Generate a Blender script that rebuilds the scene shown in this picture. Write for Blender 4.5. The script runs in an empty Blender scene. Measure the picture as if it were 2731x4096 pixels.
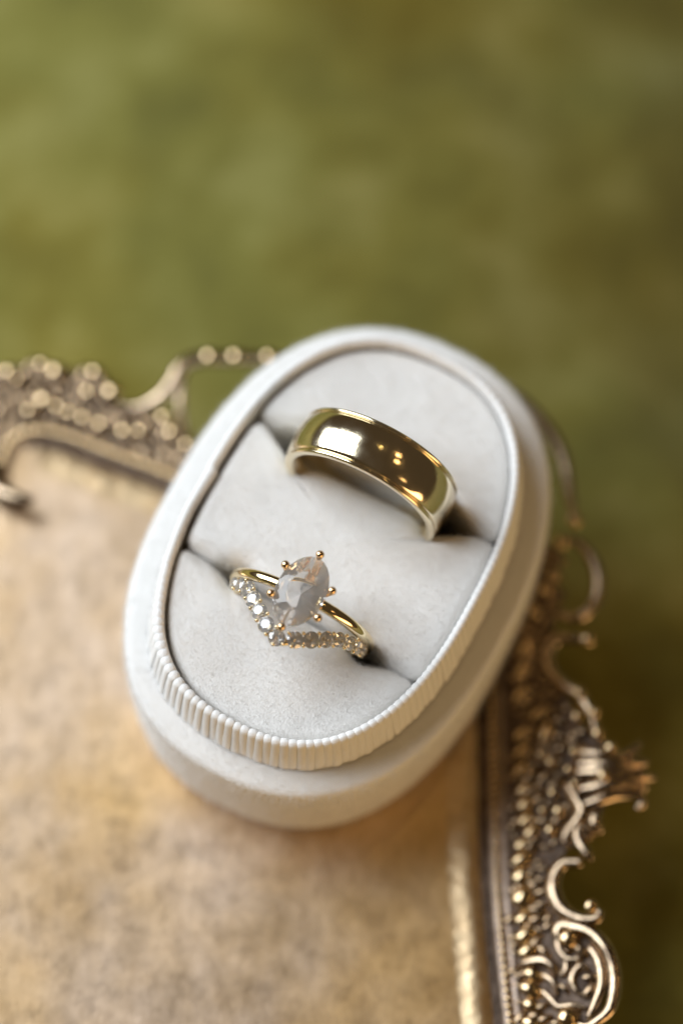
import bpy, bmesh, math, random
from mathutils import Vector, Matrix
random.seed(7)
MM = 0.001
PI = math.pi
scene = bpy.context.scene
C = scene.collection

# ------------------------------------------------------------------ camera
cam_d = bpy.data.cameras.new('camera')
cam = bpy.data.objects.new('camera', cam_d)
C.objects.link(cam)
F = Vector((0.02678, 0.38747, -0.92149)); R = Vector((0.99845, 0.03458, 0.04356)); U = Vector((-0.04874, 0.92123, 0.38595))
m = Matrix((R, U, -F)).transposed().to_4x4()
m.translation = Vector((-11.052, -149.948, 381.39)) * MM
cam.matrix_world = m
cam_d.sensor_fit = 'VERTICAL'; cam_d.sensor_height = 36.0; cam_d.sensor_width = 24.0
cam_d.lens = 105.29
cam_d.clip_start = 0.01; cam_d.clip_end = 20.0
cam_d.dof.use_dof = True
cam_d.dof.focus_distance = 0.3740
cam_d.dof.aperture_fstop = 4.6
scene.camera = cam

# ------------------------------------------------------------------ light
world = bpy.data.worlds.new('World'); scene.world = world; world.use_nodes = True
bg = world.node_tree.nodes['Background']
bg.inputs[0].default_value = (1.0, 0.70, 0.40, 1); bg.inputs[1].default_value = 0.06

def area(name, az, el, dist, sx, sy, power, col, aim=(0, 0, 15), disk=False):
    l = bpy.data.lights.new(name, 'AREA'); l.shape = 'RECTANGLE'; l.size = sx; l.size_y = sy
    l.energy = power; l.color = col
    if disk: l.shape = 'ELLIPSE'
    o = bpy.data.objects.new(name, l); C.objects.link(o)
    a, e = math.radians(az), math.radians(el)
    d = Vector((math.cos(e) * math.cos(a), math.cos(e) * math.sin(a), math.sin(e)))
    t = Vector(aim) * MM
    o.location = t + d * dist
    o.rotation_euler = (-d).to_track_quat('-Z', 'Y').to_euler()
    return o
area('window_light', 157, 38, 0.75, 0.60, 0.70, 9.9, (0.88, 0.94, 1.0))
area('room_light', -55, 10, 1.3, 1.1, 0.45, 6.4, (1.0, 0.64, 0.30), disk=True)
def bulb(name, az, el, dist, r, power, col):
    l = bpy.data.lights.new(name, 'POINT'); l.energy = power; l.color = col; l.shadow_soft_size = r
    o = bpy.data.objects.new(name, l); C.objects.link(o)
    a, e = math.radians(az), math.radians(el)
    o.location = Vector((math.cos(e) * math.cos(a), math.cos(e) * math.sin(a), math.sin(e))) * dist
for i_, (az, el, r, pw) in enumerate(((18, 57, 0.040, 1.5), (-4, 60, 0.034, 1.3), (62, 71, 0.02, 0.4), (-40, 42, 0.05, 0.8))):
    bulb('lamp_bulb', az, el, 1.5, r, pw, (1.0, 0.62 + 0.05 * (i_ % 3), 0.27))

scene.view_settings.view_transform = 'Standard'; scene.view_settings.look = 'None'
scene.view_settings.exposure = 0.0; scene.view_settings.gamma = 1.0
scene.view_settings.use_curve_mapping = False
scene.cycles.use_denoising = True
scene.cycles.max_bounces = 16; scene.cycles.transmission_bounces = 14; scene.cycles.glossy_bounces = 8
scene.cycles.sample_clamp_indirect = 6.0

# ------------------------------------------------------------------ helpers
def mesh(name, verts, faces, smooth=True, scale=MM):
    me = bpy.data.meshes.new(name)
    me.from_pydata([(v[0] * scale, v[1] * scale, v[2] * scale) for v in verts], [], faces)
    me.validate()
    bm = bmesh.new(); bm.from_mesh(me)
    bmesh.ops.recalc_face_normals(bm, faces=bm.faces)
    bm.to_mesh(me); bm.free()
    if smooth:
        me.polygons.foreach_set('use_smooth', [True] * len(me.polygons))
    return me
def obj(name, me, mat, parent=None):
    o = bpy.data.objects.new(name, me); C.objects.link(o)
    if mat is not None and not me.materials: me.materials.append(mat)
    if parent is not None: o.parent = parent
    return o
def thing(name, label, cat, group=None):
    o = bpy.data.objects.new(name, None); C.objects.link(o)
    o.empty_display_size = 0.005
    o['label'] = label; o['category'] = cat
    if group: o['group'] = group
    return o
def catmull(pts, n):
    P = [Vector(p) for p in pts]
    P = [P[0] * 2 - P[1]] + P + [P[-1] * 2 - P[-2]]
    out = []
    for i in range(1, len(P) - 2):
        a, b, c, d = P[i - 1:i + 3]
        for k in range(n):
            t = k / n
            out.append(0.5 * ((2 * b) + (c - a) * t + (2 * a - 5 * b + 4 * c - d) * t * t + (3 * b - a - 3 * c + d) * t ** 3))
    out.append(P[-2])
    return out
def tube(path, rad, seg=8, closed=False, flat=1.0, up=Vector((0, 0, 1))):
    """verts/faces of a tube along path (Vectors); rad(i/n) radius; flat squashes along up"""
    n = len(path); V = []; Fc = []
    for i, p in enumerate(path):
        a = path[(i - 1) % n] if (closed or i) else path[0]
        b = path[(i + 1) % n] if (closed or i < n - 1) else path[-1]
        t = (b - a).normalized()
        s = t.cross(up)
        if s.length < 1e-6: s = t.cross(Vector((1, 0, 0)))
        s.normalize(); w = s.cross(t).normalized()
        r = rad(i / max(1, n - 1))
        for k in range(seg):
            an = 2 * PI * k / seg
            V.append(p + s * (r * math.cos(an)) + w * (r * flat * math.sin(an)))
    m_ = n if closed else n - 1
    for i in range(m_):
        for k in range(seg):
            j = (i + 1) % n; l = (k + 1) % seg
            Fc.append((i * seg + k, i * seg + l, j * seg + l, j * seg + k))
    if not closed:
        Fc.append(tuple(range(seg))[::-1]); Fc.append(tuple((n - 1) * seg + k for k in range(seg)))
    return V, Fc
def ellipsoid(rx, ry, rz, nu=12, nv=7, zmin=-1.0):
    V = [(0, 0, rz)]; Fc = []
    t1 = math.acos(zmin)
    for j in range(1, nv + 1):
        th = t1 * j / nv
        for i in range(nu):
            ph = 2 * PI * i / nu
            V.append((rx * math.sin(th) * math.cos(ph), ry * math.sin(th) * math.sin(ph), rz * math.cos(th)))
    for i in range(nu): Fc.append((0, 1 + i, 1 + (i + 1) % nu))
    for j in range(nv - 1):
        for i in range(nu):
            a = 1 + j * nu + i; b = 1 + j * nu + (i + 1) % nu
            Fc.append((a, a + nu, b + nu, b))
    Fc.append(tuple(1 + (nv - 1) * nu + i for i in range(nu))[::-1])
    return V, Fc

# ------------------------------------------------------------------ materials
def newmat(name):
    mt = bpy.data.materials.new(name); mt.use_nodes = True
    nt = mt.node_tree
    return mt, nt, nt.nodes['Principled BSDF']
def N(nt, kind, **kw):
    n = nt.nodes.new(kind)
    for k, v in kw.items():
        if k in n.inputs: n.inputs[k].default_value = v
        else: setattr(n, k, v)
    return n
def ramp(nt, fac, stops):
    r = nt.nodes.new('ShaderNodeValToRGB')
    e = r.color_ramp.elements
    while len(e) < len(stops): e.new(0.5)
    for el, (p, c) in zip(e, stops): el.position = p; el.color = (*c, 1)
    nt.links.new(fac, r.inputs[0]); return r.outputs[0]
def noise(nt, scale, detail=4, rough=0.55, coord='Object', stretch=None):
    tc = nt.nodes.new('ShaderNodeTexCoord'); src = tc.outputs[coord]
    if stretch:
        mp = nt.nodes.new('ShaderNodeMapping'); mp.inputs['Scale'].default_value = stretch
        nt.links.new(src, mp.inputs[0]); src = mp.outputs[0]
    n = N(nt, 'ShaderNodeTexNoise', Scale=scale, Detail=detail, Roughness=rough)
    nt.links.new(src, n.inputs['Vector']); return n.outputs['Fac']
def bump(nt, p, h, strength, dist):
    b = N(nt, 'ShaderNodeBump', Strength=strength, Distance=dist)
    nt.links.new(h, b.inputs['Height'])
    prev = p.inputs['Normal'].links
    if prev: nt.links.new(prev[0].from_socket, b.inputs['Normal'])
    nt.links.new(b.outputs[0], p.inputs['Normal'])

def velvet(name, c0, c1, big=120, fine=4200, sheen=0.25):
    mt, nt, p = newmat(name)
    nt.links.new(ramp(nt, noise(nt, big, 6, 0.62), [(0.3, c0), (0.7, c1)]), p.inputs['Base Color'])
    p.inputs['Roughness'].default_value = 0.95; p.inputs['Specular IOR Level'].default_value = 0.15
    p.inputs['Sheen Weight'].default_value = sheen; p.inputs['Sheen Roughness'].default_value = 0.45
    p.inputs['Sheen Tint'].default_value = (1, 1, 1, 1)
    bump(nt, p, noise(nt, fine, 3, 0.7), 0.55, 0.00022)
    bump(nt, p, noise(nt, 300, 4, 0.6), 0.12, 0.0005)
    return mt
M_velvet = velvet('ivory_velvet', (0.84, 0.83, 0.81), (0.865, 0.855, 0.835))
M_liner = velvet('box_lining', (0.62, 0.58, 0.52), (0.68, 0.64, 0.58))
M_rib, nt, p = newmat('grosgrain_ribbon')
p.inputs['Base Color'].default_value = (0.86, 0.855, 0.84, 1); p.inputs['Roughness'].default_value = 0.6
p.inputs['Sheen Weight'].default_value = 0.2; p.inputs['Specular IOR Level'].default_value = 0.3
bump(nt, p, noise(nt, 1.0, 2, 0.5, stretch=(900, 900, 5200)), 0.6, 0.0002)

def metal(name, col, rough, bscale=None, bstr=0.2, bdist=0.0002, var=None, vscale=300, rvar=None, coat=None):
    mt, nt, p = newmat(name)
    if coat: p.inputs['Coat Weight'].default_value = coat[0]; p.inputs['Coat Roughness'].default_value = coat[1]
    p.inputs['Metallic'].default_value = 1.0; p.inputs['Roughness'].default_value = rough
    p.inputs['Base Color'].default_value = (*col, 1)
    if var: nt.links.new(ramp(nt, noise(nt, vscale, 6, 0.65), [(0.32, col), (0.68, var)]), p.inputs['Base Color'])
    if rvar:
        mr = N(nt, 'ShaderNodeMapRange'); mr.inputs['From Min'].default_value = 0.3; mr.inputs['From Max'].default_value = 0.7
        mr.inputs['To Min'].default_value = rvar[0]; mr.inputs['To Max'].default_value = rvar[1]
        nt.links.new(noise(nt, vscale * 1.7, 5, 0.6), mr.inputs['Value']); nt.links.new(mr.outputs[0], p.inputs['Roughness'])
    if bscale: bump(nt, p, noise(nt, bscale, 5, 0.65), bstr, bdist)
    return mt
M_gold = metal('polished_gold', (0.86, 0.75, 0.54), 0.09, 230, 0.10, 0.0004, None, 160, (0.07, 0.2))
M_gold2 = metal('bright_gold', (0.87, 0.72, 0.46), 0.10)
M_rose = metal('prong_gold', (0.86, 0.62, 0.38), 0.12)
M_brass = metal('antique_brass', (0.74, 0.56, 0.33), 0.2, 1400, 0.2, 0.00010, (0.58, 0.40, 0.20), 500, (0.08, 0.2), (0.5, 0.15))
M_brass2 = metal('dull_brass', (0.46, 0.33, 0.20), 0.25, 1100, 0.4, 0.0002, (0.15, 0.10, 0.065), 500, (0.12, 0.30), (0.4, 0.25))
M_bronze = metal('aged_bronze', (0.58, 0.44, 0.29), 0.15, 1100, 0.35, 0.0002, (0.28, 0.20, 0.135), 450, (0.07, 0.22), (0.5, 0.12))
M_floor, nt, p = newmat('brass_tray_floor')
p.inputs['Metallic'].default_value = 1.0; p.inputs['Coat Weight'].default_value = 0.9; p.inputs['Coat Roughness'].default_value = 0.4
p.inputs['Anisotropic'].default_value = 0.55
tg = N(nt, 'ShaderNodeCombineXYZ'); tg.inputs[0].default_value = 1.0; tg.inputs[1].default_value = 0.0
nt.links.new(tg.outputs[0], p.inputs['Tangent'])
ca = ramp(nt, noise(nt, 75, 8, 0.68, stretch=(1, 0.5, 1)), [(0.33, (0.48, 0.335, 0.185)), (0.66, (0.67, 0.515, 0.36))])
cc = ramp(nt, noise(nt, 26, 3, 0.6), [(0.40, (1.0, 1.0, 1.06)), (0.62, (1.06, 0.94, 0.66))])      # pinkish and amber tarnish
cb = ramp(nt, noise(nt, 700, 5, 0.75, stretch=(1, 0.4, 1)), [(0.36, (0.86, 0.84, 0.82)), (0.5, (0.98, 0.98, 0.98)), (0.72, (1.07, 1.07, 1.07))])
mx0 = N(nt, 'ShaderNodeMix', data_type='RGBA', blend_type='MULTIPLY'); mx0.inputs[0].default_value = 1.0
nt.links.new(ca, mx0.inputs[6]); nt.links.new(cc, mx0.inputs[7])
mx = N(nt, 'ShaderNodeMix', data_type='RGBA', blend_type='MULTIPLY'); mx.inputs[0].default_value = 1.0
nt.links.new(mx0.outputs[2], mx.inputs[6]); nt.links.new(cb, mx.inputs[7]); nt.links.new(mx.outputs[2], p.inputs['Base Color'])
mr = N(nt, 'ShaderNodeMapRange'); mr.inputs['From Min'].default_value = 0.3; mr.inputs['From Max'].default_value = 0.7
mr.inputs['To Min'].default_value = 0.30; mr.inputs['To Max'].default_value = 0.43
nt.links.new(noise(nt, 330, 6, 0.7), mr.inputs['Value']); nt.links.new(mr.outputs[0], p.inputs['Roughness'])
bump(nt, p, noise(nt, 2400, 2, 0.6, stretch=(1, 0.5, 1)), 0.15, 0.00012)
bump(nt, p, noise(nt, 90, 3, 0.5), 0.15, 0.0006)
M_patina_shade = metal('dark_patina_shade_brass', (0.07, 0.05, 0.038), 0.45, 900, 0.8, 0.0006, (0.22, 0.165, 0.13), 420, (0.32, 0.55))  # antiqued plate colour; also supplies the groove strip's painted shade
M_floor2 = metal('worn_brass_moulding', (0.66, 0.50, 0.30), 0.25, 1300, 0.5, 0.00025, (0.50, 0.34, 0.18), 300, (0.28, 0.5), (0.6, 0.4))
M_rail = metal('aged_brass_rail', (0.34, 0.27, 0.22), 0.35, 1100, 0.5, 0.0002, (0.22, 0.16, 0.12), 400, (0.28, 0.45))
def gem(name, ior, veil):
    mt, nt, p = newmat(name)
    p.inputs['Base Color'].default_value = (0.99, 0.99, 1.0, 1); p.inputs['Roughness'].default_value = 0.0
    p.inputs['IOR'].default_value = ior; p.inputs['Transmission Weight'].default_value = 1.0
    d = N(nt, 'ShaderNodeBsdfTranslucent'); d.inputs[0].default_value = (0.97, 0.97, 0.98, 1)
    d2 = N(nt, 'ShaderNodeBsdfDiffuse'); d2.inputs[0].default_value = (0.97, 0.97, 0.98, 1)
    a = N(nt, 'ShaderNodeMixShader'); a.inputs[0].default_value = 0.6
    nt.links.new(d.outputs[0], a.inputs[1]); nt.links.new(d2.outputs[0], a.inputs[2])
    b = N(nt, 'ShaderNodeMixShader'); b.inputs[0].default_value = veil
    nt.links.new(p.outputs[0], b.inputs[1]); nt.links.new(a.outputs[0], b.inputs[2])
    nt.links.new(b.outputs[0], nt.nodes['Material Output'].inputs['Surface'])
    return mt
M_gem = gem('diamond', 2.3, 0.09)
M_gem2 = gem('oval_diamond', 1.58, 0.10)

M_cloth, nt, p = newmat('green_velvet_cloth')
c1 = ramp(nt, noise(nt, 52, 5, 0.62), [(0.32, (0.075, 0.062, 0.005)), (0.50, (0.160, 0.140, 0.023)), (0.68, (0.275, 0.25, 0.078))])
c2 = ramp(nt, noise(nt, 16, 3, 0.5), [(0.40, (0.17, 0.172, 0.045)), (0.62, (0.20, 0.135, 0.010))])
mx = N(nt, 'ShaderNodeMix', data_type='RGBA'); mx.inputs[0].default_value = 0.35
nt.links.new(c1, mx.inputs[6]); nt.links.new(c2, mx.inputs[7]); nt.links.new(mx.outputs[2], p.inputs['Base Color'])
p.inputs['Roughness'].default_value = 0.9; p.inputs['Specular IOR Level'].default_value = 0.2
p.inputs['Sheen Weight'].default_value = 0.6; p.inputs['Sheen Roughness'].default_value = 0.4
p.inputs['Sheen Tint'].default_value = (0.75, 0.80, 0.50, 1)
bump(nt, p, noise(nt, 1500, 3, 0.7), 0.5, 0.0006)

# ------------------------------------------------------------------ cloth (the surface everything rests on)
CLOTH_Z = -14.0
from mathutils import noise as mnoise
V, Fc = [], []
xs = [-900, -600, -400, -250] + [-160 + 4 * i for i in range(81)] + [250, 400, 600, 900]
ys = [-600, -400, -250] + [-140 + 4 * i for i in range(101)] + [350, 500, 700, 1000]
for y in ys:
    for x in xs:
        h = 2.2 * mnoise.noise(Vector((x / 42, y / 30, 3.1))) + 1.5 * mnoise.noise(Vector((x / 17, y / 15, 9.7)))
        w_ = min(1, max(0, (y - 15) / 30)); w_ = w_ * w_ * (3 - 2 * w_)
        xa = max(0, x - 12 * (1 - w_)) if x > 0 else x * w_
        xa = max(-80, min(80, xa)); h -= 0.0044 * xa * xa  # added hump, shaped so the left side catches light and the right darkens
        V.append((x, y, CLOTH_Z + min(h, 1.0) - 0.9 if -70 < x < 45 and -100 < y < 35 else CLOTH_Z + h))
nx = len(xs)
for j in range(len(ys) - 1):
    for i in range(nx - 1):
        a = j * nx + i; Fc.append((a, a + 1, a + nx + 1, a + nx))
cloth = obj('velvet_cloth', mesh('velvet_cloth', V, Fc), M_cloth)
cloth['kind'] = 'structure'; cloth['label'] = 'crumpled olive green velvet cloth under the tray'

# ------------------------------------------------------------------ tray
tray = thing('ornate_tray', 'antique brass tray with openwork scroll border and speckled floor', 'tray')
tray.location = (0, 0, CLOTH_Z * MM)
TZ = -CLOTH_Z            # tray local z of the floor surface
def tl(p, z): return Vector((p[0], p[1], z + TZ))
def tb(p, z):
    # the openwork border rises away from the beaded rail
    d = min(math.hypot(p[0] - q.x, p[1] - q.y) for q in pa)
    e = 0.36 * max(0.0, min(d - 1.0, 12.0))
    return Vector((p[0], p[1] - 0.40 * e, z + e + TZ))
PATH = [(30.6, -104), (28.2, -88), (26.0, -72), (24.4, -60.5), (23.7, -54.7), (23.0, -48.2), (22.3, -40.4), (21.9, -32.6), (21.7, -25.8), (21.1, -14.3),
        (20.4, -9), (17.5, -3), (10, 2.2), (0, 6.0), (-12, 10.4), (-23.6, 14.6), (-27.6, 16.1), (-31.7, 17.4), (-35.7, 18.9), (-38.8, 19.9),
        (-42.8, 20.3), (-46.0, 18.4), (-47.2, 14.4)]
PATH2 = [(-48.6, 12.0), (-56, 9.5), (-66, 8.4), (-80, 8.4), (-96, 9.0)]
pa = catmull([(a, b, 0) for a, b in PATH], 10); pb = catmull([(a, b, 0) for a, b in PATH2], 10)
def offset(path, d):
    out = []
    for i, p_ in enumerate(path):
        a = path[max(0, i - 1)]; b = path[min(len(path) - 1, i + 1)]
        t = (b - a).normalized(); out.append(p_ + Vector((t.y, -t.x, 0)) * d)   # +d = outwards (right hand of travel)
    return out
# floor plate
poly = [tuple(p_) for p_ in offset(pa, -0.3)[:-6]] + [tuple(p_) for p_ in pb] + [(-96, -104, 0)]
bm = bmesh.new()
vs = [bm.verts.new((a * MM, b * MM, TZ * MM)) for a, b, _ in poly]
fc = bm.faces.new(vs); bmesh.ops.recalc_face_normals(bm, faces=[fc])
ext = bmesh.ops.extrude_face_region(bm, geom=[fc])
bmesh.ops.translate(bm, vec=(0, 0, -1.0 * MM), verts=[g for g in ext['geom'] if isinstance(g, bmesh.types.BMVert)])
bmesh.ops.recalc_face_normals(bm, faces=bm.faces)
me = bpy.data.meshes.new('tray_floor'); bm.to_mesh(me); bm.free()
obj('tray_floor', me, M_floor, tray)
def sweep(name, path, prof, mat, parent, wob=0.0):
    """prof: list of (outward offset, z); a ribbon of moulding along path"""
    V, Fc = [], []
    rows = [offset(path, o_) for o_, _ in prof]
    for i in range(len(path)):
        for k, (o_, z) in enumerate(prof):
            q = rows[k][i]; d_ = wob if 0 < k < len(prof) - 1 else 0.0
            V.append((q.x + d_ * 1.4 * mnoise.noise(Vector((q.x * 0.9, q.y * 0.9, 1.0 + k * 0.2))), q.y, z + TZ + d_ * mnoise.noise(Vector((q.x * 0.7, q.y * 0.8, 5.0 + k * 0.3)))))
    n = len(prof)
    for i in range(len(path) - 1):
        for k in range(n - 1): Fc.append((i * n + k, (i + 1) * n + k, (i + 1) * n + k + 1, i * n + k + 1))
    return obj(name, mesh(name, V, Fc), mat, parent)
cove_prof = [(-6.4, 0.03), (-5.7, 0.10), (-4.9, 0.34), (-4.0, 0.50), (-3.2, 0.46), (-2.6, 0.20), (-2.2, 0.04)]
groove_prof = [(-2.3, 0.05), (-2.0, 0.02), (-1.4, 0.02), (-0.9, 0.05)]
rail_prof = [(-0.95, -0.1), (-0.8, 0.35), (-0.4, 0.55), (0.3, 0.55), (0.62, 0.6), (0.72, 0.98), (1.45, 1.02), (1.6, 0.85), (1.62, 0.2)]
back_i = 15 * 10
cove = sweep('cove_moulding', catmull([tuple(q) for q in pa[:-18]], 3), cove_prof, M_floor2, tray, 0.13)
sweep('groove', pa[:-14], groove_prof, M_patina_shade, tray)  # nearly flat strip; the groove's shade is put into its dark colour
rail = sweep('border_rail', pa, rail_prof, M_rail, tray)
sweep('border_rail', pb, rail_prof, M_rail, tray)
# beads along the rail
bead_me = mesh('bead', *ellipsoid(0.64, 0.42, 0.32, 12, 7))
def along(path, step):
    acc = 0.0; out = []; nxt = 0.0
    for a, b in zip(path[:-1], path[1:]):
        L = (b - a).length; t = (b - a).normalized()
        while nxt <= acc + L: out.append((a + t * (nxt - acc), math.atan2(t.y, t.x))); nxt += step
        acc += L
    return out
for path in (pa, pb):
    for p_, an in along(path, 1.03):
        o = obj('bead', bead_me, M_brass, rail)
        o.location = tl(p_, 0.78) * MM; o.rotation_euler = (0, 0.0, an + 0.95)
        if p_.x < -14: o.scale = (1.55, 1.35, 1.5)
# openwork plate under the ornament
OUT = [(31.4, -60.1), (33.6, -59.2), (35.4, -57.3), (36.6, -53.9), (36.1, -49.7), (34.7, -47.4), (32.2, -46.8), (30.5, -46.3), (29.3, -44.3), (28.8, -40.6), (30.5, -37.0),
       (34.4, -33.8), (36.1, -29.2), (37.8, -28.2), (41.2, -27.3), (41.2, -23.7), (39.5, -22.9), (36.1, -22.4), (33.5, -19.6), (30.9, -14.9), (30.3, -12.8), (28.5, -8.1),
       (29.8, -1.5), (29.3, 5.7), (27.0, 8.0), (18, 5.0), (6, 7.5), (-8, 12.5), (-18.8, 17.1), (-21.7, 19.4), (-23.9, 21.6), (-25.4, 22.9), (-27.8, 23.6), (-31.0, 24.3),
       (-32.4, 26.4), (-34.8, 29.4), (-37.0, 29.0), (-40.4, 29.7), (-42.3, 30.5), (-46.8, 29.0), (-52.0, 28.0), (-60, 24), (-62, 14)]
LOW = [(46.0, -104), (43.8, -98), (44.6, -90), (40.0, -84), (37.0, -78), (35.5, -70), (33.0, -64)]
outer = LOW + OUT
inner = [tuple(p_)[:2] for p_ in offset(pa, 1.2)[::3]] + [(-48.2, 14.0), (-56, 10.9)]
poly = outer + inner[::-1]
bm = bmesh.new()
vs = [bm.verts.new(tb((a, b), 0.75) * MM) for a, b in poly]
edges = [bm.edges.new((vs[i], vs[(i + 1) % len(vs)])) for i in range(len(vs))]
bmesh.ops.triangle_fill(bm, use_beauty=True, edges=edges)
bmesh.ops.subdivide_edges(bm, edges=list(bm.edges), cuts=1)

ext = bmesh.ops.extrude_face_region(bm, geom=list(bm.faces))
bmesh.ops.translate(bm, vec=(0, 0, -0.7 * MM), verts=[g for g in ext['geom'] if isinstance(g, bmesh.types.BMVert)])
bmesh.ops.recalc_face_normals(bm, faces=bm.faces)
me = bpy.data.meshes.new('border_plate'); bm.to_mesh(me); bm.free()
plate = obj('border_plate', me, M_patina_shade, tray)
# gadroons: a row of plump shells beside the rail
GAD = [(25.7, -8.4, 60), (25.3, -11.8, 50), (25.4, -15.2, 30), (27.6, -18.0, 20), (28.5, -20.4, 70), (25.5, -20.9, 30), (25.5, -23.3, 25), (25.6, -26.0, 15), (25.8, -28.6, 30), (26.0, -30.6, 35), (26.1, -32.7, 40),
       (26.8, -34.3, 35), (25.8, -36.2, 20), (25.7, -38.2, 15), (25.6, -40.6, 5), (25.9, -43.5, -5), (26.1, -46.1, 25), (26.3, -48.3, 30), (26.6, -50.4, 30),
       (27.3, -53.7, -25), (27.0, -55.7, -25), (27.1, -57.8, -25), (27.3, -60.2, -20)]
for k in range(14): GAD.append((28.0 + 0.29 * k, -62.5 - 2.3 * k, 20 * math.sin(k)))
gad_me = mesh('gadroon', *ellipsoid(1.7, 1.08, 0.75, 14, 7, -0.1))
for i, (a, b, r) in enumerate(GAD):
    o = obj('gadroon', gad_me, M_brass, tray)
    o.location = tb((a, b), 0.9) * MM; o.rotation_euler = (0, 0, math.radians(r))
    s = {15: 1.3, 14: 1.1}.get(i, random.uniform(0.85, 1.05)); o.scale = (s * (0.8 if i in (14, 15) else 1), s * (1.25 if i in (14, 15) else 1), s)
# scrolls
SC = [([(33.0, -38.1), (30.8, -38.4), (29.7, -39.8), (29.4, -41.6), (29.9, -43.6), (30.9, -44.9), (32.7, -45.7), (34.6, -45.6), (35.2, -44.7), (34.1, -43.9)], 0.78),
      ([(31.4, -48.5), (30.1, -48.2), (30.4, -46.8), (32.1, -46.9), (34.1, -47.4), (35.9, -49.1), (36.9, -51.5), (37.2, -54.2), (36.6, -57.2), (35.1, -58.9), (33.6, -59.8), (31.5, -59.1)], 0.72),
      ([(33.9, -49.2), (35.2, -51.2), (35.6, -53.9), (34.9, -56.3), (33.8, -58.8)], 0.55),
      ([(33.9, -52.3), (32.8, -52.0), (31.9, -53.6), (32.4, -55.2), (33.9, -56.0)], 0.42),
      ([(33.1, -51.0), (31.1, -51.1), (30.1, -49.4), (30.2, -47.0)], 0.42),
      ([(25.6, -52.3), (28.1, -51.7), (29.6, -52.5), (29.9, -53.6)], 0.62),
      ([(28.1, -53.4), (29.6, -54.5), (30.1, -56.2)], 0.4), ([(28.1, -55.6), (29.3, -56.7), (30.3, -57.6), (32.1, -57.2), (33.9, -57.5)], 0.42),
      ([(31.1, -51.2), (31.1, -52.7), (30.3, -53.6)], 0.38),
      ([(31.9, -23.0), (35.1, -23.2), (38.2, -23.4), (40.6, -21.3)], 0.82), ([(31.9, -24.6), (36.0, -24.6), (39.4, -24.2), (41.6, -23.9)], 0.82),
      ([(31.9, -25.8), (35.8, -25.6), (39.4, -25.8), (42.6, -26.0)], 0.82), ([(32.2, -28.3), (36.0, -27.4), (39.0, -27.0), (41.6, -27.5)], 0.82),
      ([(33.1, -30.2), (35.3, -29.3), (37.7, -28.5), (39.9, -28.5), (40.9, -29.5), (39.9, -30.4)], 0.68),
      ([(28.3, -9.4), (29.1, -12.1), (31.1, -14.0), (32.5, -14.9), (34.2, -17.8), (34.9, -20.3), (36.7, -22.2)], 0.62),
      ([(30.9, -27.3), (32.4, -29.9), (32.9, -31.5), (30.9, -34.7), (31.3, -36.4)], 0.72),
      ([(35.0, -30.7), (34.5, -32.6), (35.6, -33.8)], 0.7), ([(32.8, -32.7), (32.3, -34.6), (33.5, -36.7), (34.3, -37.7)], 0.6),
      ([(29.7, -3.3), (31.5, -4.0), (33.2, -3.2), (34.5, -1.4), (35.0, 1.3), (34.4, 4.2), (33.0, 6.4), (31.4, 7.5), (29.9, 6.9)], 0.72),
      ([(33.5, -7.1), (31.5, -6.9), (29.5, -7.2), (28.5, -8.8), (28.5, -10.9), (29.6, -12.9), (30.8, -14.0)], 0.68),
      ([(-33.8, 25.7), (-32.1, 24.3), (-28.9, 23.9), (-26.0, 25.5), (-24.1, 28.0), (-22.9, 30.7), (-20.5, 32.0), (-17.1, 32.2), (-13.3, 32.4), (-10.6, 32.4), (-6, 32.6), (0, 33.5), (5, 35)], 0.8),
      ([(-22.8, 29.2), (-22.9, 24.8), (-22.4, 21.3), (-20.9, 18.5), (-19.4, 16.3)], 0.55),
      ([(-47.2, 14.4), (-47.8, 12.2), (-46.9, 10.5), (-44.2, 9.5), (-42.1, 9.3)], 0.95),
      ([(12, 34), (18, 31.5), (25, 27), (29.5, 21), (31, 14), (31.6, 10)], 0.8)]
lowsc = [([(33, -62), (35.5, -63), (37.5, -66), (37.0, -70), (34.5, -71), (34, -68.5)], 0.7), ([(33, -75), (36, -76), (39, -79), (38, -83), (35.5, -82)], 0.7),
         ([(34, -88), (38, -87), (42, -89), (44, -92), (41, -95)], 0.7), ([(36, -98), (40, -99), (44, -102)], 0.7)]
for pts, r in SC + lowsc:
    path = catmull([tb(p_, 1.1) for p_ in pts], 5)
    n = len(path)
    me = mesh('scroll', *tube(path, lambda t, r=r: 1.4 * r * (0.42 + 0.58 * math.sin(PI * min(1, 0.12 + t * 0.88))), 10, flat=0.95))
    obj('scroll', me, M_bronze, tray)
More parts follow.
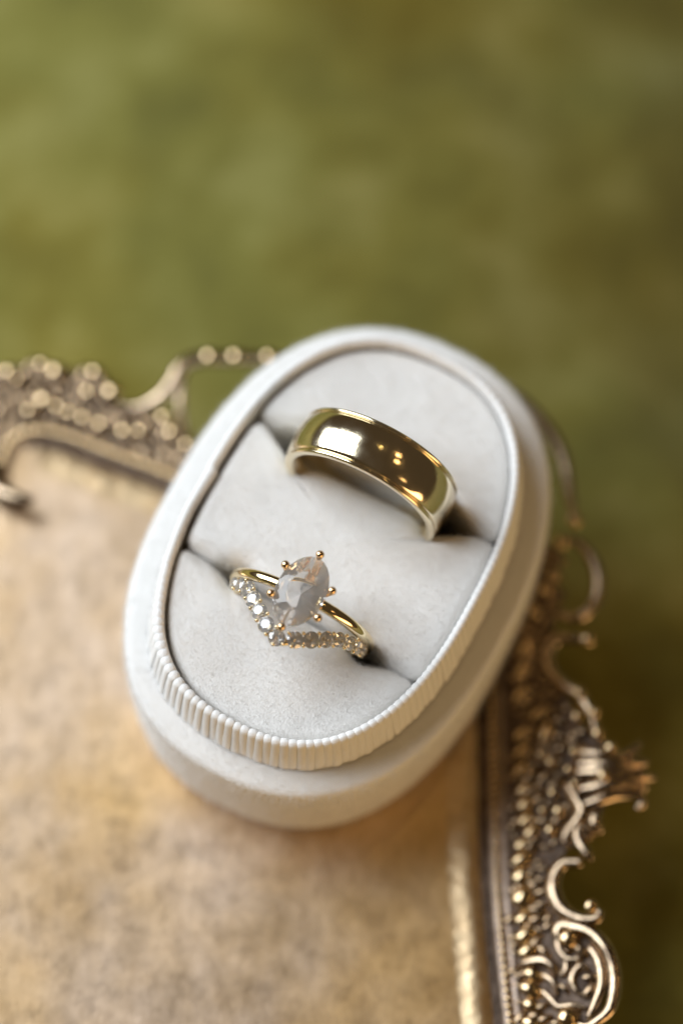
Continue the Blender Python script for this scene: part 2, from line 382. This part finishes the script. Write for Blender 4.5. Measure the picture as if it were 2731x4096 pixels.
# raised pearls
BALL = [(34.1, -44.0, .8), (31.4, -48.6, 1.15), (31.4, -59.1, 1.25), (31.8, -23.2, .5), (31.2, -25.7, .55), (35.7, -26.2, .75), (32.0, -27.6, .5), (30.0, -31.5, .8), (29.0, -34.2, .75),
        (29.2, -29.1, .6), (27.9, -31.6, .5), (32.5, -14.9, .8), (32.2, -18.2, .7), (34.4, -17.5, .75), (34.9, -20.4, .75), (36.6, -22.3, .75), (27.7, -24.0, .6), (28.9, -24.9, .6),
        (29.9, 6.8, .95), (31.6, 10.1, .95), (26.6, -3.6, .8), (27.9, -0.3, .8), (28.8, 1.7, .7), (33.5, -7.2, .9),
        (-19.0, 32.0, 1.0), (-15.4, 32.2, 1.0), (-10.8, 32.4, .9), (-24.9, 22.5, .9), (-23.7, 20.4, .9), (-21.5, 18.6, .8), (-30.3, 20.2, .9), (-28.1, 20.3, .8), (-33.6, 21.1, .85), (-35.9, 21.9, .9),
        (-38.0, 22.6, .8), (-41.6, 24.3, 1.15), (-43.6, 22.6, .8), (-39.7, 23.4, .8), (-35.5, 25.8, .85), (-32.3, 26.0, 1.1), (-34.8, 28.8, .9), (-40.2, 28.7, 1.1), (-42.2, 29.6, .8), (-46.7, 28.2, .9), (-45.3, 27.2, .8)]
ball_me = mesh('pearl', *ellipsoid(1.12, 1.12, 0.62, 14, 8, -0.3))
for a, b, r in BALL:
    o = obj('pearl', ball_me, M_brass, tray)
    o.location = tb((a, b), 1.95) * MM; o.scale = (r, r, r * 0.95); o.rotation_euler.z = random.random()
# small acanthus lobes filling the plate
def inside(pt, pol):
    x, y = pt; c = False
    for i in range(len(pol)):
        (x1, y1), (x2, y2) = pol[i][:2], pol[i - 1][:2]
        if (y1 > y) != (y2 > y) and x < (x2 - x1) * (y - y1) / (y2 - y1) + x1: c = not c
    return c
lobe_me = mesh('leaf_lobe', *ellipsoid(1.35, 0.62, 0.5, 12, 6, -0.2))
taken = [(a, b) for a, b, *_ in GAD + BALL]
for pts, r in SC: taken += [tuple(q)[:2] for q in catmull([(a, b, 0) for a, b in pts], 3)]
cnt = 0
for _ in range(9000):
    if random.random() < 0.68: q = (random.uniform(24.5, 41), random.uniform(-60, 8))
    else: q = (random.uniform(-58, -19), random.uniform(14, 30))
    if not inside(q, poly) or any((q[0] - a) ** 2 + (q[1] - b) ** 2 < 1.02 ** 2 for a, b in taken): continue
    taken.append(q); cnt += 1
    o = obj('leaf_lobe', lobe_me, M_brass2, tray)
    o.location = tb(q, 0.8) * MM; o.rotation_euler.z = random.uniform(-0.9, 0.9) + (0 if q[0] > 0 else 1.57)
    s = random.uniform(0.65, 1.2); o.scale = (s, s, s)
    if cnt > 290: break
# feet
foot_me = mesh('foot', [(math.cos(2 * PI * i / 16) * r, math.sin(2 * PI * i / 16) * r, z) for z, r in ((0.3, 2.2), (1.5, 3.0), (4, 2.0), (13.6, 3.2)) for i in range(16)],
               [(j * 16 + i, j * 16 + (i + 1) % 16, (j + 1) * 16 + (i + 1) % 16, (j + 1) * 16 + i) for j in range(3) for i in range(16)] + [tuple(range(16))[::-1]])
for a, b in ((14, -6), (18, -88), (-85, -88), (-85, 0)):
    o = obj('foot', foot_me, M_brass, tray); o.location = (a * MM, b * MM, -0.6 * MM)

# ------------------------------------------------------------------ ring box
A0, B0, P0 = 27.698, 18.5, 2.4537
T_, DL, WL, HR, H, FL = 1.177, 0.826, 3.587, 7.41, 25.77, -0.443
bu = Vector((0.42702, 0.90275, 0.05182)).normalized(); bn = Vector((-0.02879, -0.04371, 0.99863)).normalized()
bl = bn.cross(bu).normalized(); bu = bl.cross(bn)
MB = Matrix((bu, bl, bn)).transposed().to_4x4()
MB.translation = Vector((-0.124, -3.263, 1.70)) * MM
box = thing('ring_box', 'ivory velvet oval ring box with grosgrain rim standing open on brass tray', 'ring box')
box.matrix_world = MB
NS = 240
def oval(th, off):
    c, s = math.cos(th), math.sin(th)
    x = A0 * math.copysign(abs(c) ** (2 / P0), c); y = B0 * math.copysign(abs(s) ** (2 / P0), s)
    gx = math.copysign(abs(x / A0) ** (P0 - 1), x) / A0; gy = math.copysign(abs(y / B0) ** (P0 - 1), y) / B0
    n = math.hypot(gx, gy)
    return x + off * gx / n, y + off * gy / n, gx / n, gy / n
# even arc-length samples of the inner rim
dense = [oval(2 * PI * i / 4000, 0.0) for i in range(4001)]
cum = [0.0]
for a, b in zip(dense[:-1], dense[1:]): cum.append(cum[-1] + math.hypot(b[0] - a[0], b[1] - a[1]))
def arc(n, ph=0.0):
    out = []; j = 0
    for i in range(n):
        s = (i + ph) / n * cum[-1]
        while cum[j + 1] < s: j += 1
        out.append(dense[j])
    return out
ring_pts = arc(NS)
def loft(name, prof, mat, parent, cap0=False, cap1=False, wob=0.0):
    V, Fc = [], []
    n = NS
    for o_, z in prof:
        for i, (x, y, gx, gy) in enumerate(ring_pts):
            w_ = wob * mnoise.noise(Vector((x / 9, y / 9, z / 7)))
            V.append((x + gx * (o_ + w_), y + gy * (o_ + w_), z))
    for j in range(len(prof) - 1):
        for i in range(n): Fc.append((j * n + i, j * n + (i + 1) % n, (j + 1) * n + (i + 1) % n, (j + 1) * n + i))
    if cap0: Fc.append(tuple(range(n))[::-1])
    if cap1: Fc.append(tuple((len(prof) - 1) * n + i for i in range(n)))
    return obj(name, mesh(name, V, Fc), mat, parent)
ob, ol, zl = T_ + DL + WL + FL, T_ + DL + WL, H - HR
loft('base', [(ob - 1.1, 0.0), (ob - 0.75, 0.05), (ob - 0.3, 0.28), (ob - 0.06, 0.75), (ob + 0.02, 2.0)] +
     [(ob + (ol - ob) * t, 2.0 + (zl - 3.6) * t) for t in (0.2, 0.4, 0.6, 0.8, 1.0)] +
     [(ol + 0.02, zl - 1.1), (ol - 0.12, zl - 0.55), (ol - 0.42, zl - 0.2), (ol - 0.9, zl - 0.03), (ol - 1.6, zl + 0.02), (ol - 2.6, zl - 0.02), (DL + T_ + 0.1, zl - 0.2), (DL + T_ - 0.3, zl - 0.35)],
     M_velvet, box, cap0=True, wob=0.12)
liner = loft('lining', [(0.05, H - 1.2), (0.05, H - 6), (0.05, H - 16)], M_liner, box, cap1=True)
core = loft('rim', [(T_ + DL - 0.12, zl - 0.5), (T_ + 0.45 - 0.12, zl + 3.5), (T_ - 0.14, H - 0.9), (T_ - 0.3, H - 0.35), (T_ * 0.5, H - 0.16), (0.3, H - 0.35), (0.16, H - 0.9), (0.14, H - 3.5)], M_rib, box)
# grosgrain ribs folded over the rim
rp = [(T_ + DL, -HR), (T_ + DL * 0.85, -HR + 1.0), (T_ + DL * 0.5, -HR / 2), (T_ + 0.06, -1.2), (T_ - 0.02, -0.55), (T_ * 0.78, -0.12), (T_ * 0.5, 0.0), (T_ * 0.22, -0.12), (0.02, -0.5), (0.0, -1.2), (0.02, -2.6)]
NR = 150
wid = cum[-1] / NR
V, Fc = [], []
cs = [(-0.5, -0.10), (-0.36, 0.0), (0.0, 0.05), (0.36, 0.0), (0.5, -0.10)]
for i, (o_, z) in enumerate(rp):
    a = rp[max(0, i - 1)]; b = rp[min(len(rp) - 1, i + 1)]
    t = Vector((b[0] - a[0], b[1] - a[1])).normalized(); nn = Vector((t.y, -t.x))
    ws = 1.0 + o_ * 0.028
    for c_, h_ in cs: V.append((c_ * wid * ws * 1.07, o_ + nn.x * h_, z + nn.y * h_))
for i in range(len(rp) - 1):
    for k in range(4): Fc.append((i * 5 + k, i * 5 + k + 1, (i + 1) * 5 + k + 1, (i + 1) * 5 + k))
rib_me = mesh('rib', V, Fc)
for i, (x, y, gx, gy) in enumerate(arc(NR, 0.3)):
    o = obj('rib', rib_me, M_rib, core)
    an = math.atan2(gy, gx) - PI / 2
    # the ribbon sags outwards a little on the front left
    fl = math.exp(-(((x + 22) / 6) ** 2 + ((y - 11) / 6) ** 2))
    o.location = ((x + gx * 0.25 * fl) * MM, (y + gy * 0.25 * fl) * MM, (H + random.uniform(-0.05, 0.05)) * MM)
    o.rotation_euler = (random.uniform(-0.015, 0.015), random.uniform(-0.02, 0.02), an + random.uniform(-0.02, 0.02))
    o.scale = (random.uniform(0.98, 1.06), 1.0 + 0.25 * fl, 1.0)
    if y > 0 and -5.5 < x < 1.0:      # the ribbon end laps over itself on the long side
        k_ = (x + 5.5) / 6.5
        o.location.x -= gx * 0.45 * k_ * MM; o.location.y -= gy * 0.45 * k_ * MM; o.location.z += 0.1 * k_ * MM
        o.scale.y *= 1.0 + 0.3 * k_
# cushions
def slot_f(v): return -11.1 - 0.075 * v, 0.10 + 1.5 * math.exp(-((abs(v - 0.3) - 9.4) / 2.6) ** 2) + 0.25 * math.exp(-(v / 9) ** 8)
def slot_b(v):
    k_ = math.exp(-(v / 11.5) ** 6)
    return (9.55 - 0.035 * v) * (1 - k_) + 8.5 * k_, 0.12 + 2.5 * math.exp(-((abs(v) - 10.1) / 2.1) ** 2) + 0.9 * math.exp(-(v / 11.0) ** 8)
def smin(a, b, k=1.2):
    h = max(0, min(1, 0.5 + 0.5 * (b - a) / k)); return b * (1 - h) + a * h - k * h * (1 - h)
def cushion(lo, hi, inset_l, inset_r, cu, ztop, seed):
    def dist(u, v, both=False):
        ins = inset_l if v < 0 else inset_r
        a, b = A0 - 0.2, B0 - ins
        q = (abs(u / a) ** P0 + abs(v / b) ** P0) ** (1 / P0)
        gx = abs(u / a) ** (P0 - 1) / a; gy = abs(v / b) ** (P0 - 1) / b
        d = (1 - q) / max(1e-6, math.hypot(gx, gy) / max(q, 1e-3) ** (P0 - 1))
        dr = d
        if lo: c, g = lo(v); d = smin(d, (u - c - g), 1.6)
        if hi: c, g = hi(v); d = smin(d, (c - g - u), 1.6)
        return (d, dr) if both else d
    NA = 220
    fr = [0.12, 0.25, 0.38, 0.5, 0.6, 0.68, 0.75, 0.81, 0.86, 0.90, 0.93, 0.955, 0.975, 0.99, 1.0]
    V = [(cu, 0, 0)]; Fc = []; rr = 2.6
    def hz(u, v, d):
        d, dr = dist(u, v, True)
        k_ = max(0.0, min(1.0, (dr - d) / 1.5))          # 1 beside a slot, 0 along the rim
        r_ = 1.1 + (rr - 1.1) * k_
        d = max(0.0, min(d, r_)); drop = r_ - math.sqrt(max(0, r_ * r_ - (r_ - d) ** 2))
        return ztop - drop * 0.85 + 0.55 * math.cos(u / 22) + 0.24 * mnoise.noise(Vector((u / 7, v / 7, seed))) + 0.05 * mnoise.noise(Vector((u / 2.2, v / 2.2, seed)))
    V[0] = (cu, 0, hz(cu, 0, rr))
    bnd = []
    for i in range(NA):
        an = 2 * PI * i / NA; c, s = math.cos(an), math.sin(an); r0, r1 = 0.0, 40.0
        r_ = 0.0
        while r_ < 40 and dist(cu + c * r_, s * r_) > 0: r_ += 0.15
        bnd.append(r_)
    for f in fr:
        for i in range(NA):
            an = 2 * PI * i / NA; u = cu + math.cos(an) * bnd[i] * f; v = math.sin(an) * bnd[i] * f
            V.append((u, -v, hz(u, v, dist(u, v))))
    for dz in (-2.5, -7.0):
        for i in range(NA):
            an = 2 * PI * i / NA; u = cu + math.cos(an) * bnd[i]; v = math.sin(an) * bnd[i]
            V.append((u, -v, ztop - rr * 0.85 + dz))
    for i in range(NA): Fc.append((0, 1 + i, 1 + (i + 1) % NA))
    for j in range(len(fr) + 1):
        for i in range(NA):
            a = 1 + j * NA + i; b = 1 + j * NA + (i + 1) % NA; Fc.append((a, a + NA, b + NA, b))
    return obj('cushion', mesh('cushion', V, Fc), M_velvet, box)
cushion(None, slot_f, 0.4, 0.12, -18.5, H - 1.5, 1.3)
cushion(slot_f, slot_b, 0.75, 0.12, -1.3, H - 1.5, 4.1)
cushion(slot_b, None, 0.45, 0.12, 18.0, H - 1.7, 7.7)

# ------------------------------------------------------------------ rings
def place(o, u, v, z, lean=0.0, tilt=0.0):
    loc = Matrix.Translation(Vector((u, -v, H + z)) * MM)
    o.matrix_world = MB @ loc @ Matrix.Rotation(-lean, 4, 'Y') @ Matrix.Rotation(tilt, 4, 'X')
def lathe_x(prof, zc, n=128):
    V, Fc = [], []; k = len(prof)
    for i in range(n):
        a = 2 * PI * i / n
        for s, r in prof: V.append((s, r * math.cos(a), zc + r * math.sin(a)))
    for i in range(n):
        for j in range(k):
            Fc.append((i * k + j, ((i + 1) % n) * k + j, ((i + 1) % n) * k + (j + 1) % k, i * k + (j + 1) % k))
    return V, Fc
wb = thing('wedding_band', 'wide domed gold wedding band with stepped edges in the far slot', 'ring')
RB = 10.9
dome = [(-2.85 + 5.7 * i / 14, 10.62 + 0.62 * (1 - (2 * i / 14 - 1) ** 2) ** 0.8) for i in range(15)]
obj('dome', mesh('dome', *lathe_x(dome + [(2.8, 9.5), (1.5, 9.35), (0, 9.3), (-1.5, 9.35), (-2.8, 9.5)], RB)), M_gold, wb)
for s in (-1, 1):
    pr = [(s * (3.15 + 0.31 * math.cos(a)), 10.35 + 0.42 * math.sin(a) * (1 if math.sin(a) > 0 else 2.0)) for a in [2 * PI * i / 14 for i in range(14)]]
    obj('edge_rim', mesh('edge_rim', *lathe_x(pr, RB)), M_gold, wb)
place(wb, 8.46, 0.06, 1.6 - RB, 0.0)

# brilliant cut (unit girdle radius)
def brilliant(sx, sy, sz, n=8, table=0.56, ch=0.30, ph=0.84):
    V, Fc = [], []
    def add(r, a, z): V.append((sx * r * math.cos(a), sy * r * math.sin(a), sz * z)); return len(V) - 1
    T = [add(table, 2 * PI * k / n, ch) for k in range(n)]
    Cc = [add(0.80, 2 * PI * (k + 0.5) / n, ch * 0.56) for k in range(n)]
    G = [add(1.0, PI * k / n, 0.025) for k in range(2 * n)]
    G2 = [add(1.0, PI * k / n, -0.025) for k in range(2 * n)]
    Pv = [add(0.42, 2 * PI * (k + 0.5) / n, -ph * 0.60) for k in range(n)]
    cu = add(0.0, 0, -ph)
    Fc.append(tuple(T))
    for k in range(n):
        j = (k + 1) % n
        Fc.append((T[k], Cc[k], T[j]))
        Fc.append((T[k], Cc[k - 1], G[2 * k])); Fc.append((T[k], G[2 * k], Cc[k]))
        Fc.append((Cc[k], G[2 * k], G[2 * k + 1])); Fc.append((Cc[k], G[2 * k + 1], G[(2 * k + 2) % (2 * n)]))
        Fc.append((Pv[k], G2[2 * k + 1], G2[2 * k])); Fc.append((Pv[k], G2[(2 * k + 2) % (2 * n)], G2[2 * k + 1]))
        Fc.append((cu, Pv[k], G2[2 * k])); Fc.append((cu, G2[2 * k], Pv[k - 1]))
    for k in range(2 * n): Fc.append((G[k], G2[k], G2[(k + 1) % (2 * n)], G[(k + 1) % (2 * n)]))
    return V, Fc
# engagement ring
er = thing('engagement_ring', 'gold solitaire ring with large oval diamond held by six ball prongs', 'ring')
RS = 9.65
gap = 0.20
V, Fc = [], []
sec = [(-0.70, -0.45), (-0.70, 0.2), (-0.46, 0.5), (0.0, 0.6), (0.46, 0.5), (0.70, 0.2), (0.70, -0.45), (0.0, -0.55)]
na = 120
for i in range(na + 1):
    a = PI / 2 + gap + (2 * PI - 2 * gap) * i / na
    for s, r in sec: V.append((s, (RS + r) * math.cos(a), RS + (RS + r) * math.sin(a)))
k = len(sec)
for i in range(na):
    for j in range(k): Fc.append((i * k + j, (i + 1) * k + j, (i + 1) * k + (j + 1) % k, i * k + (j + 1) % k))
Fc.append(tuple(range(k))); Fc.append(tuple(na * k + j for j in range(k))[::-1])
shank = obj('shank', mesh('shank', V, Fc), M_gold2, er)
GZ = RS + 10.75
dm = obj('diamond', mesh('diamond', *brilliant(4.75, 3.15, 3.4, 12, 0.52, 0.34, 0.82), smooth=False), M_gem2, er)
dm['label'] = 'large clear oval cut diamond'
dm.location = (0, 0, GZ * MM)
hd = obj('basket', mesh('basket', *tube([Vector((4.0 * math.cos(2 * PI * i / 40), 2.7 * math.sin(2 * PI * i / 40), GZ - 1.5)) for i in range(40)], lambda t: 0.20, 8, closed=True)), M_rose, er)
obj('collar', mesh('collar', *tube([Vector((1.5 * math.cos(2 * PI * i / 32), 1.4 * math.sin(2 * PI * i / 32), GZ - 3.1)) for i in range(32)], lambda t: 0.22, 8, closed=True)), M_gold2, er)
tip_me = mesh('prong_tip', *ellipsoid(0.56, 0.56, 0.6, 16, 10))
for pu, pv in ((2.05, -3.2), (5.15, 0.0), (1.75, 3.45), (-2.1, 3.45), (-5.15, 0.0), (-2.0, -3.1)):
    path = catmull([(pu * 0.34, -pv * 0.5, GZ - 2.7), (pu * 0.62, -pv * 0.68, GZ - 1.9), (pu * 0.9, -pv * 0.92, GZ - 0.6), (pu, -pv, GZ + 0.25)], 5)
    pr = obj('prong', mesh('prong', *tube(path, lambda t: 0.40, 8, up=Vector((pu, -pv, 0.3)).normalized().cross(Vector((0, 0, 1))))), M_rose, er)
    tp = obj('prong_tip', tip_me, M_rose, pr); tp.location = (pu * MM, -pv * MM, (GZ + 0.42) * MM)
place(er, -11.0, 0.3, -1.0 - RS, 0.0, 0.0)
er.matrix_world = MB @ Matrix.Translation(Vector((-11.0, -0.3, H - 1.0)) * MM) @ Matrix.Rotation(-0.085, 4, 'Y') @ Matrix.Rotation(0.03, 4, 'X') @ Matrix.Translation(Vector((0, 0, -RS)) * MM)

# chevron ring
cr = thing('chevron_ring', 'gold chevron ring lined with small round diamonds below the oval stone', 'ring')
ST = [(-12.53, -8.61, 2.25), (-12.85, -7.5, 4.0), (-13.38, -6.13, 5.39), (-14.55, -4.72, 6.36), (-15.75, -3.22, 7.04), (-17.05, -1.55, 7.49), (-18.0, 0.45, 7.58), (-17.11, 2.54, 7.26), (-16.0, 4.23, 6.62),
      (-14.85, 5.75, 5.78), (-13.8, 7.0, 4.6), (-13.1, 8.25, 2.95), (-12.45, 9.2, 0.7), (-11.95, 9.65, -1.3)]
CZ = -2.0; RC = 9.6; CU = -12.0
def cl(p_, k_=1.0):      # box (u,v,z) -> ring local, radius scaled by k_
    return Vector((p_[0] - CU, -p_[1] * k_, (p_[2] - CZ) * k_ + RC))
pts = [cl(p_, 0.87) for p_ in ST]
low = []
a0 = math.atan2(pts[-1].z - RC, pts[-1].y); a1 = math.atan2(pts[0].z - RC, pts[0].y)
for i in range(1, 12):
    a = a0 + (((a1 - a0) - 2 * PI) if a1 > a0 else (a1 - a0)) * 0
# sweep the hidden lower half from the right end round the bottom to the left end
sa = math.atan2(pts[-1].z - RC, pts[-1].y); ea = math.atan2(pts[0].z - RC, pts[0].y)
if sa > 0: sa -= 2 * PI
span = (ea - sa) % (2 * PI)
dirn = span if abs(((sa + span / 2) % (2 * PI)) - 1.5 * PI) < PI / 2 else span - 2 * PI
for i in range(1, 24):
    a = sa + dirn * i / 24
    low.append(Vector((0.0, RC * 0.87 * math.cos(a), RC + RC * 0.87 * math.sin(a))))
loop = pts + low
path = catmull([tuple(p_) for p_ in loop + [loop[0]]], 4)[:-1]
band = obj('band', mesh('band', *tube(path, lambda t: 0.55, 10, closed=True, up=Vector((1, 0, 0)))), M_gold2, cr)
st_me = mesh('stone', *brilliant(1.1, 1.1, 1.05), smooth=False)
cup_me = mesh('setting_cup', [(r * math.cos(2 * PI * i / 14), r * math.sin(2 * PI * i / 14), z) for r, z in ((1.0, -0.10), (0.98, -0.32), (0.90, -0.42)) for i in range(14)],
              [(j * 14 + i, j * 14 + (i + 1) % 14, (j + 1) * 14 + (i + 1) % 14, (j + 1) * 14 + i) for j in range(2) for i in range(14)])
pb_me = mesh('prong', *ellipsoid(0.27, 0.27, 0.34, 10, 6))
L = [cl(p_) for p_ in ST]
for i, p_ in enumerate(L):
    t = (L[min(len(L) - 1, i + 1)] - L[max(0, i - 1)]).normalized()
    up = Vector((-0.10, p_.y, p_.z - RC)); up.x *= RC; up = (up - t * up.dot(t)).normalized()
    side = up.cross(t).normalized()
    rot = Matrix((t, up.cross(t), up)).transposed().to_4x4()
    jit = Matrix.Rotation(random.uniform(0, 0.7), 4, 'Z') @ Matrix.Rotation(random.uniform(-.10, .10), 4, 'X') @ Matrix.Rotation(random.uniform(-.10, .10), 4, 'Y')
    mt = Matrix.Translation(p_ * MM) @ rot
    s = 1.0 if 2 <= i <= 9 else 0.9
    o = obj('stone', st_me, M_gem, cr); o.matrix_local = mt @ jit; o.scale = (s, s, s)
    o = obj('setting_cup', cup_me, M_gold2, cr); o.matrix_local = mt
    if i < len(L) - 1:
        q = L[i + 1]; mid = (p_ + q) / 2
        for sd in (-1, 1):
            o = obj('prong', pb_me, M_gold2, cr); o.location = (mid + side * (0.80 * sd) + up * 0.12) * MM
    if i == len(L) // 2 - 1 or i == len(L) // 2:
        o = obj('prong', pb_me, M_gold2, cr); o.location = (p_ + Vector((-1.0, 0, 0.05))) * MM
cr.matrix_world = MB @ Matrix.Translation(Vector((CU, 0, H + CZ - RC)) * MM)

# ------------------------------------------------------------------ velvet pile on the box
def pile(o, n, length, mat_i=1):
    md = o.modifiers.new('pile', 'PARTICLE_SYSTEM')
    st = o.particle_systems[-1].settings
    st.type = 'HAIR'; st.count = n; st.hair_length = length * MM * 4; st.hair_step = 2
    st.emit_from = 'FACE'; st.use_emit_random = True; st.use_even_distribution = True
    st.normal_factor = 0.0; st.use_advanced_hair = True
    st.hair_length = length * MM
    st.brownian_factor = 0.0; st.factor_random = 0.6 * length * MM
    st.length_random = 0.5
    st.root_radius = 1.0; st.tip_radius = 0.3; st.radius_scale = 0.000024
    st.material = mat_i
for o in list(box.children):
    if o.name.startswith('cushion'): pile(o, 42000, 0.20)
    if o.name.startswith('base'): pile(o, 95000, 0.32)
